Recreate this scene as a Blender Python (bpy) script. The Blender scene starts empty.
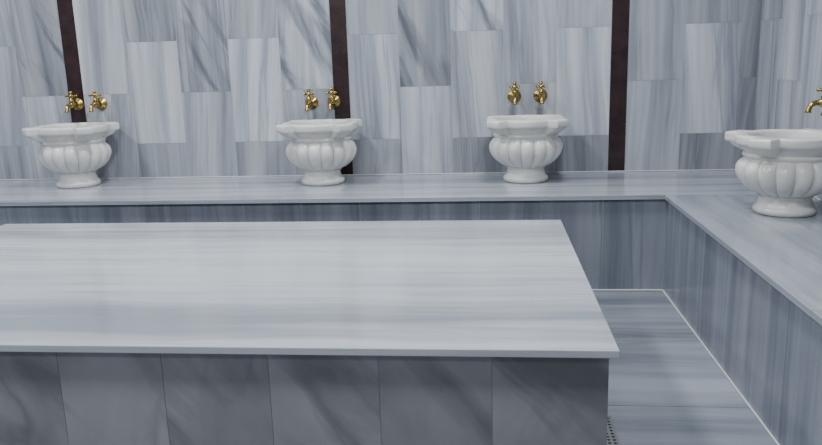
import bpy, bmesh, math, random
from mathutils import Vector, Matrix
random.seed(7)
S = bpy.context.scene
COL = bpy.context.collection

# ---------------- dimensions (metres) ----------------
H = 1.2
WB = 4.52      # back wall
WR = 1.53      # right wall
WL = -4.6
WF = -1.8
CEIL = 2.75
BZ = 0.5       # bench top
BF = 3.75      # back bench front edge
RF = 0.87      # right bench front edge
SX0, SX1, SY0, SY1, SZ = -2.23, 0.312, 1.725, 3.20, 0.5

# ---------------- materials ----------------
def lin(h):
    h = h.lstrip('#')
    out = []
    for i in (0, 2, 4):
        c = int(h[i:i+2], 16) / 255
        out.append(c/12.92 if c <= .04045 else ((c+.055)/1.055)**2.4)
    return (*out, 1)

def new_mat(name):
    m = bpy.data.materials.new(name); m.use_nodes = True
    nt = m.node_tree
    return m, nt, nt.nodes['Principled BSDF']

def marble(name, dark, mid, light, scl, rough=.25, vein=None, vein_amt=.5, tilt=0.0, tint=True, contrast=1.0, vscale=1.0, warp=.04, broad=None, fine=.25, bscl=(9, 9, 1.6), bgate=.68, bang=.45, base=.75):
    """streaky marble. scl = xyz noise scale (small value = direction of the streak)"""
    m, nt, bs = new_mat(name)
    N, L = nt.nodes, nt.links
    tc = N.new('ShaderNodeTexCoord')
    at = N.new('ShaderNodeAttribute'); at.attribute_name = 'tint'
    sep = N.new('ShaderNodeSeparateColor'); L.new(at.outputs['Color'], sep.inputs[0])
    off = N.new('ShaderNodeVectorMath'); off.operation = 'MULTIPLY_ADD'
    L.new(at.outputs['Color'], off.inputs[0]); off.inputs[1].default_value = (0, 37, 53)
    L.new(tc.outputs['Object'], off.inputs[2])
    comb = N.new('ShaderNodeCombineXYZ')
    mul = N.new('ShaderNodeMath'); mul.operation = 'MULTIPLY'; mul.inputs[1].default_value = 29
    L.new(sep.outputs[1], mul.inputs[0]); L.new(mul.outputs[0], comb.inputs[0])
    add = N.new('ShaderNodeVectorMath'); L.new(off.outputs[0], add.inputs[0]); L.new(comb.outputs[0], add.inputs[1])
    wn = N.new('ShaderNodeTexNoise'); wn.inputs['Scale'].default_value = 1.8; wn.inputs['Detail'].default_value = 2
    L.new(add.outputs[0], wn.inputs['Vector'])
    wm = N.new('ShaderNodeVectorMath'); wm.operation = 'MULTIPLY_ADD'
    L.new(wn.outputs['Color'], wm.inputs[0]); wm.inputs[1].default_value = (warp, warp, warp)
    L.new(add.outputs[0], wm.inputs[2])
    rot = N.new('ShaderNodeVectorRotate'); rot.rotation_type = 'Y_AXIS'
    ra = N.new('ShaderNodeMath'); ra.operation = 'MULTIPLY_ADD'
    L.new(sep.outputs[2], ra.inputs[0]); ra.inputs[1].default_value = tilt*2; ra.inputs[2].default_value = -tilt
    L.new(wm.outputs[0], rot.inputs['Vector']); L.new(ra.outputs[0], rot.inputs['Angle'])
    def noise(k, loc, det, rgh):
        mp = N.new('ShaderNodeMapping'); mp.inputs['Scale'].default_value = tuple(s*k for s in scl)
        mp.inputs['Location'].default_value = loc
        L.new(rot.outputs[0], mp.inputs['Vector'])
        n = N.new('ShaderNodeTexNoise'); n.inputs['Scale'].default_value = 1; n.inputs['Detail'].default_value = det
        n.inputs['Roughness'].default_value = rgh
        L.new(mp.outputs[0], n.inputs['Vector']); return n
    n1 = noise(base, (0, 0, 0), 3, .5)
    nf = noise(3.5, (7, 3, 5), 3, .6)
    fm = N.new('ShaderNodeMix'); fm.data_type = 'FLOAT'; fm.inputs[0].default_value = fine
    L.new(n1.outputs[0], fm.inputs[2]); L.new(nf.outputs[0], fm.inputs[3])
    rp = N.new('ShaderNodeValToRGB')
    e = rp.color_ramp.elements
    w = .2/contrast
    e[0].position = .5-w; e[0].color = lin(dark)
    e[1].position = .5+w; e[1].color = lin(light)
    x = e.new(.5); x.color = lin(mid)
    L.new(fm.outputs[0], rp.inputs[0])
    last = rp.outputs[0]
    if vein:
        n2 = noise(1.1*vscale, (4.1, 2.2, 9.3), 4, .5)
        s1 = N.new('ShaderNodeMath'); s1.operation = 'SUBTRACT'; L.new(n2.outputs[0], s1.inputs[0]); s1.inputs[1].default_value = .5
        s2 = N.new('ShaderNodeMath'); s2.operation = 'ABSOLUTE'; L.new(s1.outputs[0], s2.inputs[0])
        n3 = noise(.5, (14.1, 22.2, 3.3), 1, .5)   # where the veins appear
        m3 = N.new('ShaderNodeMapRange'); L.new(n3.outputs[0], m3.inputs[0])
        m3.inputs[1].default_value = .42; m3.inputs[2].default_value = .62
        m3.inputs[3].default_value = 0; m3.inputs[4].default_value = vein_amt
        mr = N.new('ShaderNodeMapRange'); L.new(s2.outputs[0], mr.inputs[0])
        mr.inputs[1].default_value = 0; mr.inputs[2].default_value = .04
        L.new(m3.outputs[0], mr.inputs[3]); mr.inputs[4].default_value = 0
        mx = N.new('ShaderNodeMix'); mx.data_type = 'RGBA'
        L.new(mr.outputs[0], mx.inputs[0]); L.new(last, mx.inputs[6]); mx.inputs[7].default_value = lin(vein)
        last = mx.outputs[2]
    if broad:
        # broad diagonal grey cloud bands, only on tiles whose seed is high
        col, amt = broad
        r2 = N.new('ShaderNodeVectorRotate'); r2.rotation_type = 'Y_AXIS'; r2.inputs['Angle'].default_value = bang
        L.new(wm.outputs[0], r2.inputs['Vector'])
        mpb = N.new('ShaderNodeMapping'); mpb.inputs['Scale'].default_value = bscl; L.new(r2.outputs[0], mpb.inputs['Vector'])
        nb = N.new('ShaderNodeTexNoise'); nb.inputs['Scale'].default_value = 1; nb.inputs['Detail'].default_value = 5; nb.inputs['Distortion'].default_value = .6
        L.new(mpb.outputs[0], nb.inputs['Vector'])
        mb = N.new('ShaderNodeMapRange'); L.new(nb.outputs[0], mb.inputs[0])
        mb.inputs[1].default_value = .5; mb.inputs[2].default_value = .66; mb.inputs[3].default_value = 0; mb.inputs[4].default_value = amt
        gt = N.new('ShaderNodeMath'); gt.operation = 'GREATER_THAN'; L.new(sep.outputs[1], gt.inputs[0]); gt.inputs[1].default_value = bgate
        mm = N.new('ShaderNodeMath'); mm.operation = 'MULTIPLY'; L.new(mb.outputs[0], mm.inputs[0]); L.new(gt.outputs[0], mm.inputs[1])
        mx = N.new('ShaderNodeMix'); mx.data_type = 'RGBA'
        L.new(mm.outputs[0], mx.inputs[0]); L.new(last, mx.inputs[6]); mx.inputs[7].default_value = lin(col)
        last = mx.outputs[2]
    if tint:
        hs = N.new('ShaderNodeHueSaturation')
        tm = N.new('ShaderNodeMath'); tm.operation = 'MULTIPLY'; tm.inputs[1].default_value = 2
        L.new(sep.outputs[0], tm.inputs[0]); L.new(tm.outputs[0], hs.inputs['Value'])
        L.new(last, hs.inputs['Color']); last = hs.outputs[0]
    L.new(last, bs.inputs['Base Color'])
    bs.inputs['Roughness'].default_value = rough
    bs.inputs['Specular IOR Level'].default_value = .5
    return m

def plain(name, col, rough=.5, metal=0, noise=.0):
    m, nt, bs = new_mat(name)
    N, L = nt.nodes, nt.links
    if noise:
        n = N.new('ShaderNodeTexNoise'); n.inputs['Scale'].default_value = 14; n.inputs['Detail'].default_value = 5
        tc = N.new('ShaderNodeTexCoord'); L.new(tc.outputs['Object'], n.inputs['Vector'])
        r = N.new('ShaderNodeValToRGB'); c = lin(col)
        r.color_ramp.elements[0].position = .3; r.color_ramp.elements[1].position = .7
        r.color_ramp.elements[0].color = (*[v*(1-noise) for v in c[:3]], 1)
        r.color_ramp.elements[1].color = (*[min(1, v*(1+noise)) for v in c[:3]], 1)
        L.new(n.outputs[0], r.inputs[0]); L.new(r.outputs[0], bs.inputs['Base Color'])
    else:
        bs.inputs['Base Color'].default_value = lin(col)
    bs.inputs['Roughness'].default_value = rough
    bs.inputs['Metallic'].default_value = metal
    return m

M_wall  = marble('marble_wall_tile', '#767b85', '#999ea6', '#b3b7bd', (12, 12, .45), .18, '#686e78', .6, tilt=.10, contrast=1.25, broad=('#555b66', .85))
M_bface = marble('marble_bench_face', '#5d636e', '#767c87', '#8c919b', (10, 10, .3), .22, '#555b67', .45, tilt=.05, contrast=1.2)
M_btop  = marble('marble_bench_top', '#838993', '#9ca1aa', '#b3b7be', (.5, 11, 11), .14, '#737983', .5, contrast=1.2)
M_rtop  = marble('marble_side_bench_top', '#828892', '#9398a1', '#a6abb3', (11, .5, 11), .14, '#737983', .4)
M_slab  = marble('marble_slab_top', '#7f858d', '#a3a7ad', '#b7bbbf', (.38, 7, 7), .15, '#7a8089', .45, contrast=1.35, base=.6, fine=.26, warp=.07)
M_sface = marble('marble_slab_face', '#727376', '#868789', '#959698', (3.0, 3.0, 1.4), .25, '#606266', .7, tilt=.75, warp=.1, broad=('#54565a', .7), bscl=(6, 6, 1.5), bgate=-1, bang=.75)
M_floor = marble('marble_floor_tile', '#666c76', '#7d838c', '#949aa2', (.5, 7, 7), .16, '#5c626c', .5, contrast=1.25)
M_basin = marble('white_marble_basin', '#c4c4c1', '#d0d0cc', '#dadad6', (6, 6, 6), .26, '#b4b4b3', .35, tint=False)
M_grout = plain('light_grout', '#a6a9ad', .7, noise=.06)
M_dark  = plain('dark_brown_marble', '#2a1b1c', .25, noise=.35)
M_ceil  = plain('ceiling_plaster', '#c4c5c6', .8, noise=.03)
M_bead  = plain('white_sealant', '#c0c2c3', .5, noise=.04)
M_brass = plain('polished_brass', '#a89055', .25, 1, noise=.15)
M_steel = plain('brushed_steel', '#a5a8aa', .35, 1, noise=.05)
M_hole  = plain('drain_hole_dark', '#0c0d0e', .8)

# ---------------- mesh helpers ----------------
def obj_from_bm(bm, name, mats, smooth=False, recalc=True):
    if recalc: bmesh.ops.recalc_face_normals(bm, faces=bm.faces)
    me = bpy.data.meshes.new(name); bm.to_mesh(me); bm.free()
    for m in mats: me.materials.append(m)
    if smooth:
        for p in me.polygons: p.use_smooth = True
    o = bpy.data.objects.new(name, me); COL.objects.link(o)
    return o

class Builder:
    def __init__(s):
        s.bm = bmesh.new(); s.lay = s.bm.loops.layers.float_color.new('tint')
    def box(s, x0, x1, y0, y1, z0, z1, mi=0, tint=None, bevel=0):
        if tint is None: tint = (.5, random.random(), random.random(), 1)
        vs = [s.bm.verts.new((x, y, z)) for x in (x0, x1) for y in (y0, y1) for z in (z0, z1)]
        idx = [(0,1,3,2),(4,6,7,5),(0,4,5,1),(2,3,7,6),(0,2,6,4),(1,5,7,3)]
        fs = [s.bm.faces.new([vs[i] for i in f]) for f in idx]
        if bevel:
            es = list({e for f in fs for e in f.edges})
            r = bmesh.ops.bevel(s.bm, geom=es, offset=bevel, segments=2, affect='EDGES', profile=.5)
            fs = list({f for f in r['faces']} | {f for f in fs if f.is_valid})
            fs = list({f for v in r['verts'] for f in v.link_faces} | set(fs))
        for f in fs:
            f.material_index = mi
            for l in f.loops: l[s.lay] = tint
        return fs
    def done(s, name, mats): return obj_from_bm(s.bm, name, mats)

def T(v=None, broad=None):
    if v is None: v = random.choice([.38, .43, .5, .5, .57, .62])
    g = random.random()
    if isinstance(v, tuple): v, g = v      # explicit veined tile
    elif broad is False: g *= .67
    return (v, g, random.random(), 1)
V = lambda v, s=.85: (v, s)

G = .0011
# ------------- back wall -------------
strips = [-2.555, -.872, .760]
SW = .049
b = Builder()
b.box(WL-.1, WR+.1, WB+.0015, WB+.16, 0, CEIL, 1)
A = [.10, .72, 1.34, 1.96, 2.58]; Bj = [.41, 1.03, 1.65, 2.27]
def column(b, x0, x1, kind, tints, put):
    js = A if kind == 'A' else Bj
    zs = [z for z in js if z > BZ+.01 and z < CEIL-.01]
    zs = [BZ-.08] + zs + [CEIL]
    for i in range(len(zs)-1):
        t = tints[i] if i < len(tints) else None
        put(x0+G, x1-G, zs[i]+G, zs[i+1]-G, T(t, broad=False if t is not None else None))
def putback(x0, x1, z0, z1, t): b.box(x0, x1, WB, WB+.01, z0, z1, 0, t)
cols = []
def section(xa, xb, n, first, tl):
    w = (xb-xa)/n
    for i in range(n):
        k = first if i % 2 == 0 else ('B' if first == 'A' else 'A')
        cols.append((xa+i*w, xa+(i+1)*w, k, tl[i] if i < len(tl) else []))
# tints listed bottom -> top
section(strips[0]+SW, strips[1]-SW, 5, 'B', [[.49,.53,.5],[.41,.56,.36],[.50,V(.42,.70),.5],[.43,.61,.43],[.46,V(.54,.9),.5]])
section(strips[1]+SW, strips[2]-SW, 5, 'A', [[.43,.59,.42],[.57,V(.38,.93),.5],[.34,.49,V(.56,.97)],[.46,.54,.5],[.37,.61,.5]])
section(strips[2]+SW, strips[2]+SW+.62, 2, 'B', [[.52,.46,.5],[.35,.60,.43]])
cols.append((strips[2]+SW+.62, WR, 'B', [.40,.37,.5]))
xl = strips[0]-SW
for i in range(8):
    x1 = xl-i*.31; x0 = max(x1-.31, WL)
    if x1-x0 < .02: break
    cols.append((x0, x1, 'B' if i % 2 == 0 else 'A', [[.54,V(.36,.75),.5],[.5,.53,.5]][i] if i < 2 else []))
for c in cols: column(b, *c, putback)
b.done('wall_back', [M_wall, M_grout])
for i, s in enumerate(strips):
    b = Builder(); b.box(s-SW+.001, s+SW-.001, WB-.003, WB+.0015, BZ, CEIL, 0, bevel=.001)
    b.done('trim_%d' % (i+1), [M_dark])

# ------------- right wall -------------
def side_wall(name, x, sgn, y0, y1):
    global b
    b = Builder()
    if sgn > 0: b.box(x+.0015, x+.16, y0, y1, 0, CEIL, 1)
    else: b.box(x-.16, x-.0015, y0, y1, 0, CEIL, 1)
    y = y1; i = 0
    tl = [[.5,.52,.5],[.5,.57,.5],[.48,.53,.54],[.5,.5,.5],[.52,.48,.5]]
    while y > y0+.02:
        ya = max(y-.31, y0)
        def put(p0, p1, z0, z1, t):
            b.box(min(x, x+sgn*.01), max(x, x+sgn*.01), p0, p1, z0, z1, 0, t)
        column(b, ya, y, 'A' if i % 2 == 0 else 'B', tl[i] if i < 5 and sgn > 0 else [], put)
        y = ya; i += 1
    return b.done(name, [M_wall, M_grout])
side_wall('wall_right', WR, 1, WF, WB)
side_wall('wall_left', WL, -1, WF, WB)
b = Builder()
b.box(WL-.1, WR+.1, WF-.16, WF-.0015, 0, CEIL, 1)
x = WL; i = 0
while x < WR-.02:
    x1 = min(x+.31, WR)
    column(b, x, x1, 'AB'[i % 2], [], lambda a, c, z0, z1, t: b.box(a, c, WF-.01, WF, z0, z1, 0, t))
    x = x1; i += 1
b.done('wall_front', [M_wall, M_grout])

b = Builder(); b.box(WL-.2, WR+.2, WF-.2, WB+.2, CEIL, CEIL+.1); b.done('ceiling', [M_ceil])

# ------------- floor -------------
b = Builder()
b.box(WL-.1, WR+.1, WF-.1, WB+.1, -.1, -.0015, 1)
y = BF+.02
while y > WF:
    ya = max(y-.655, WF)
    x = RF+.02
    while x > WL:
        xa = max(x-.655, WL)
        b.box(xa+.0015, x-.0015, ya+.0015, y-.0015, -.004, 0, 0, T(random.choice([.46,.5,.53])))
        x = xa
    y = ya
b.done('floor', [M_floor, M_grout])

# ------------- benches -------------
TT = .022; OV = .018
def bench_back():
    b = Builder()
    b.box(WL+.002, WR-.004, BF+OV+.002, WB-.004, 0, BZ-TT, 2)
    x = RF + OV
    while x > WL+.02:
        xa = max(x-.31, WL+.002)
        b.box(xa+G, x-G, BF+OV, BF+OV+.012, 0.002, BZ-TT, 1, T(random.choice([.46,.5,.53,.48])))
        x = xa
    xs = [WR-.002, -1.08, -3.3, WL+.002]
    for i in range(len(xs)-1):
        b.box(xs[i+1]+.0004, xs[i]-.0004, BF, WB-.0045, BZ-TT, BZ, 0, T(random.choice([.49,.5,.51])), bevel=.0012)
    b.done('marble_bench', [M_btop, M_bface, M_grout])
bench_back()
b = Builder()
b.box(RF+OV+.002, WR-.004, WF+.002, BF+OV+.001, 0, BZ-TT, 2)
y = BF+OV
while y > WF+.02:
    ya = max(y-.31, WF+.002)
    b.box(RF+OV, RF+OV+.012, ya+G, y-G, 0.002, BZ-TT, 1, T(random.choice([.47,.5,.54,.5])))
    y = ya
ys = [BF-.001, 2.03, .6, -.7, WF+.002]
for i in range(len(ys)-1):
    b.box(RF, WR-.002, ys[i+1]+.001, ys[i]-.001, BZ-TT, BZ, 0, T(.49), bevel=.002)
b.done('marble_bench', [M_rtop, M_bface, M_grout])

# sealant beads
b = Builder()
b.box(WL+.01, RF+OV-.008, BF+OV-.009, BF+OV-.0005, 0.0005, .009, 0, bevel=.003); b.done('trim_4', [M_bead])
b = Builder()
b.box(RF+OV-.008, RF+OV-.0005, WF+.01, BF+OV-.001, 0.0005, .007, 0, bevel=.002); b.done('trim_5', [M_bead])
b = Builder()
b.box(WL+.01, WR-.01, WB-.008, WB-.0005, BZ+.0003, BZ+.007, 0, bevel=.003); b.done('trim_6', [M_bead])
b = Builder()
b.box(WR-.008, WR-.0005, WF+.01, WB-.012, BZ+.0003, BZ+.007, 0, bevel=.003); b.done('trim_7', [M_bead])

# ------------- central heated stone -------------
b = Builder()
o_ = .026
b.box(SX0, SX1, SY0, SY1, SZ-.02, SZ, 0, (.5, .52, .5, 1), bevel=.002)
X0, X1, Y0, Y1 = SX0+o_, SX1-o_+.006, SY0+o_, SY1-o_
b.box(X0+.002, X1-.002, Y0+.002, Y1-.002, 0, SZ-.021, 2)
x = X1
while x > X0+.01:
    xa = max(x-.285, X0)
    b.box(xa+.0006, x-.0006, Y0, Y0+.012, .001, SZ-.0205, 1, T(random.choice([.49,.5,.51])))
    b.box(xa+.0006, x-.0006, Y1-.012, Y1, .001, SZ-.0205, 1, T(.5))
    x = xa
y = Y1-.012
while y > Y0+.013:
    ya = max(y-.291, Y0+.012)
    b.box(X1-.012, X1, ya+.0008, y-.0008, .001, SZ-.0205, 1, T(.5))
    b.box(X0, X0+.012, ya+.0008, y-.0008, .001, SZ-.0205, 1, T(.5))
    y = ya
b.done('marble_massage_slab', [M_slab, M_sface, M_grout])

# ------------- floor drain -------------
bm = bmesh.new()
dx0, dx1, dy0, dy1 = .325, .405, 1.75, 2.37
def bx(bm, x0, x1, y0, y1, z0, z1, mi):
    vs = [bm.verts.new((x, y, z)) for x in (x0, x1) for y in (y0, y1) for z in (z0, z1)]
    for f in [(0,1,3,2),(4,6,7,5),(0,4,5,1),(2,3,7,6),(0,2,6,4),(1,5,7,3)]:
        bm.faces.new([vs[i] for i in f]).material_index = mi
bx(bm, dx0, dx1, dy0, dy1, .0002, .003, 0)
for e in ((dx0, dx0+.004, dy0, dy1), (dx1-.004, dx1, dy0, dy1), (dx0, dx1, dy0, dy0+.004), (dx0, dx1, dy1-.004, dy1)):
    bx(bm, *e, .003, .0045, 0)
ny = 30
for j in range(ny):
    for i in range(4):
        cx = dx0+.014+i*.0175; cy = dy0+.016+j*(dy1-dy0-.032)/(ny-1)
        r = bmesh.ops.create_circle(bm, cap_ends=True, radius=.0055, segments=12, matrix=Matrix.Translation((cx, cy, .0034)))
        for f in {f for v in r['verts'] for f in v.link_faces}: f.material_index = 1
obj_from_bm(bm, 'floor_drain', [M_steel, M_hole])

# ------------- basins -------------
def outline(t):
    p = (math.degrees(t) % 90) - 45      # 0 on the corner ears
    ap = abs(p)
    side = .212 + .020*math.cos(math.radians((45-ap)*2.2))
    ear = .284/ math.cos(math.radians(min(ap, 14)*.5))
    k = min(1, max(0, (14.5-ap)/5.0)); k = k*k*(3-2*k)
    return side*(1-k) + ear*k
def basin_mesh():
    bm = bmesh.new(); NA = 224
    P = [(.0,.122,0,0,0),(.003,.130,0,0,0),(.018,.134,0,0,0),(.030,.131,0,0,0),(.036,.124,0,0,0),(.040,.119,0,0,0),(.052,.115,0,0,0),
         (.064,.112,0,0,0),(.076,.110,0,0,0),(.082,.113,0,0,0),(.088,.118,.0,0,0),(.092,.116,.01,0,0),
         (.096,.124,.06,0,0),(.106,.147,.09,0,0),(.120,.168,.09,0,0),(.138,.188,.09,0,0),(.158,.203,.09,0,0),(.180,.214,.09,0,0),(.202,.219,.09,0,0),
         (.224,.218,.09,0,0),(.242,.210,.08,0,0),(.256,.198,.06,0,0),(.264,.188,.03,0,0),(.270,.185,0,0,0),(.276,.190,0,0,0),(.284,.194,0,0,0),(.290,.193,0,.0,0),
         (.296,.19,0,.4,.80),(.306,.19,0,.8,.84),(.320,.2,0,1,.89),(.332,.2,0,1,.93),(.336,.2,0,1,.97),(.340,.2,0,1,.99),(.348,.2,0,1,1.0),(.370,.2,0,1,1.0),(.377,.2,0,1,.995),(.381,.2,0,1,.975),
         (.383,.2,0,1,.92),(.383,.182,0,0,0),(.380,.176,0,0,0),(.370,.172,0,0,0),(.30,.166,0,0,0),(.22,.150,0,0,0),(.16,.11,0,0,0),(.14,.05,0,0,0)]
    rings = []
    for z, r, a, e, sc in P:
        ring = []
        for i in range(NA):
            t = 2*math.pi*i/NA
            rib = abs(math.cos(8*t)) ** .6
            rr = r*(1 - a*1.3*(1-rib)) if a else r
            if e: rr = rr*(1-e) + outline(t)*sc*e
            ring.append(bm.verts.new((rr*math.cos(t)*.94, rr*math.sin(t)*.94, z*.925)))
        rings.append(ring)
    for a, c in zip(rings, rings[1:]):
        for i in range(NA):
            j = (i+1) % NA
            bm.faces.new((a[i], a[j], c[j], c[i]))
    bm.faces.new(list(reversed(rings[0])))
    bm.faces.new(rings[-1])
    return bm
for (x, y, zs) in [(-2.468, 4.275, 1.03), (-.955, 4.255, 1), (.215, 4.25, 1), (1.272, 3.315, .955)]:
    o = obj_from_bm(basin_mesh(), 'marble_washbasin', [M_basin], smooth=True)
    o.location = (x, y, BZ+.0005); o.scale = (1, 1, zs)
    if hasattr(o.data, 'set_sharp_from_angle'): o.data.set_sharp_from_angle(angle=math.radians(55))

# ------------- taps -------------
def sweep(bm, pts, radii, n=16):
    pts = [Vector(p) for p in pts]; rings = []
    prev = None
    for i, p in enumerate(pts):
        d = (pts[min(i+1, len(pts)-1)] - pts[max(i-1, 0)]).normalized()
        if prev is None:
            u = d.orthogonal().normalized()
        else:
            u = (prev - d*prev.dot(d)).normalized()
        prev = u; w = d.cross(u)
        rings.append([bm.verts.new(p + (u*math.cos(2*math.pi*k/n) + w*math.sin(2*math.pi*k/n))*radii[i]) for k in range(n)])
    for a, c in zip(rings, rings[1:]):
        for k in range(n):
            bm.faces.new((a[k], a[(k+1) % n], c[(k+1) % n], c[k]))
    bm.faces.new(list(reversed(rings[0]))); bm.faces.new(rings[-1])
def axis_sweep(bm, o, d, prof, n=24):
    o = Vector(o); d = Vector(d).normalized()
    sweep(bm, [o + d*t for t, r in prof], [r for t, r in prof], n)
def tap_mesh():
    # wall at local y=0, tap projects to -y
    bm = bmesh.new()
    axis_sweep(bm, (0, 0, 0), (0, -1, 0), [(0,.038),(.004,.040),(.008,.038),(.010,.030),(.014,.028),(.017,.016),(.024,.0125),(.040,.0115),(.046,.015),(.050,.015),(.054,.018),(.064,.0215),(.074,.0215),(.084,.018),(.088,.014),(.096,.012)])
    pts = [(0, -.085, 0), (0, -.100, .001), (0, -.114, -.003), (0, -.126, -.012), (0, -.132, -.025), (0, -.134, -.036), (0, -.134, -.042)]
    sweep(bm, pts, [.011, .0115, .0115, .011, .011, .012, .014], 18)
    axis_sweep(bm, (0, -.069, .012), (0, 0, 1), [(0,.012),(.008,.014),(.012,.016),(.018,.016),(.020,.011),(.030,.0085),(.036,.0085),(.040,.012),(.046,.013),(.050,.009),(.054,.006),(.058,.009),(.064,.0105),(.070,.008),(.074,.002)])
    for k in range(4):
        a = math.pi/4 + k*math.pi/2
        axis_sweep(bm, (0, -.069, .055), (math.cos(a), math.sin(a), 0), [(.006,.005),(.016,.0042),(.022,.0048),(.026,.0075),(.031,.0085),(.036,.006),(.038,.002)], 12)
    return bm
def tap(loc, rz):
    o = obj_from_bm(tap_mesh(), 'brass_tap', [M_brass], smooth=True)
    o.location = loc; o.rotation_euler = (0, 0, rz)
for x, z in [(-2.548,.975), (-2.395,.975), (-1.058,.950), (-.918,.955), (.160,.960), (.312,.960)]:
    near = min(abs(x-s) for s in strips) < .09
    tap((x, WB-.0032 if near else WB-.0002, z), 0)
for y in (3.46, 3.30): tap((WR-.0002, y, .955), -math.pi/2)

# ------------- ceiling lamps -------------
M_em, nt, bs = new_mat('lamp_diffuser')
bs.inputs['Emission Color'].default_value = (1, .99, 1, 1); bs.inputs['Emission Strength'].default_value = 2
LP = [(-3.2, 3.3), (-1.4, 3.3), (.3, 3.3), (-3.2, 1.2), (-1.4, 1.2), (.3, 1.2), (-1.4, -.8)]
for (x, y) in LP:
    bm = bmesh.new()
    axis_sweep(bm, (0, 0, 0), (0, 0, -1), [(0,.20),(.012,.20),(.018,.195),(.020,.18)], 40)
    for f in bm.faces:
        if f.calc_center_median().z < -.0195: f.material_index = 1
    o = obj_from_bm(bm, 'ceiling_lamp', [M_ceil, M_em]); o.location = (x, y, CEIL)
    ld = bpy.data.lights.new('lamp_light', 'AREA'); ld.shape = 'DISK'; ld.size = .36
    ld.energy = 37.5; ld.color = (.955, .975, 1)
    lo = bpy.data.objects.new('lamp_light', ld); COL.objects.link(lo)
    lo.parent = o; lo.location = (0, 0, -.03)

w = bpy.data.worlds.new('World'); S.world = w; w.use_nodes = True
w.node_tree.nodes['Background'].inputs[0].default_value = (.6, .7, .8, 1)
w.node_tree.nodes['Background'].inputs[1].default_value = .3

# ------------- camera -------------
f = 750; yaw = math.radians(6.0); p = math.atan(165/750); roll = .03
F = Vector((-math.sin(yaw)*math.cos(p), math.cos(yaw)*math.cos(p), -math.sin(p)))
R0 = Vector((math.cos(yaw), math.sin(yaw), 0)); D0 = F.cross(R0).normalized()
if D0.z > 0: D0 = -D0
Rr = (R0 + roll*D0).normalized(); Up = -(D0 - roll*R0).normalized()
cd = bpy.data.cameras.new('Camera'); cd.sensor_width = 36; cd.lens = f/822*36; cd.clip_start = .02
co = bpy.data.objects.new('Camera', cd); COL.objects.link(co)
m = Matrix.Identity(4)
for i in range(3):
    m[i][0] = Rr[i]; m[i][1] = Up[i]; m[i][2] = -F[i]
m[0][3], m[1][3], m[2][3] = 0, 0, H
co.matrix_world = m
S.camera = co
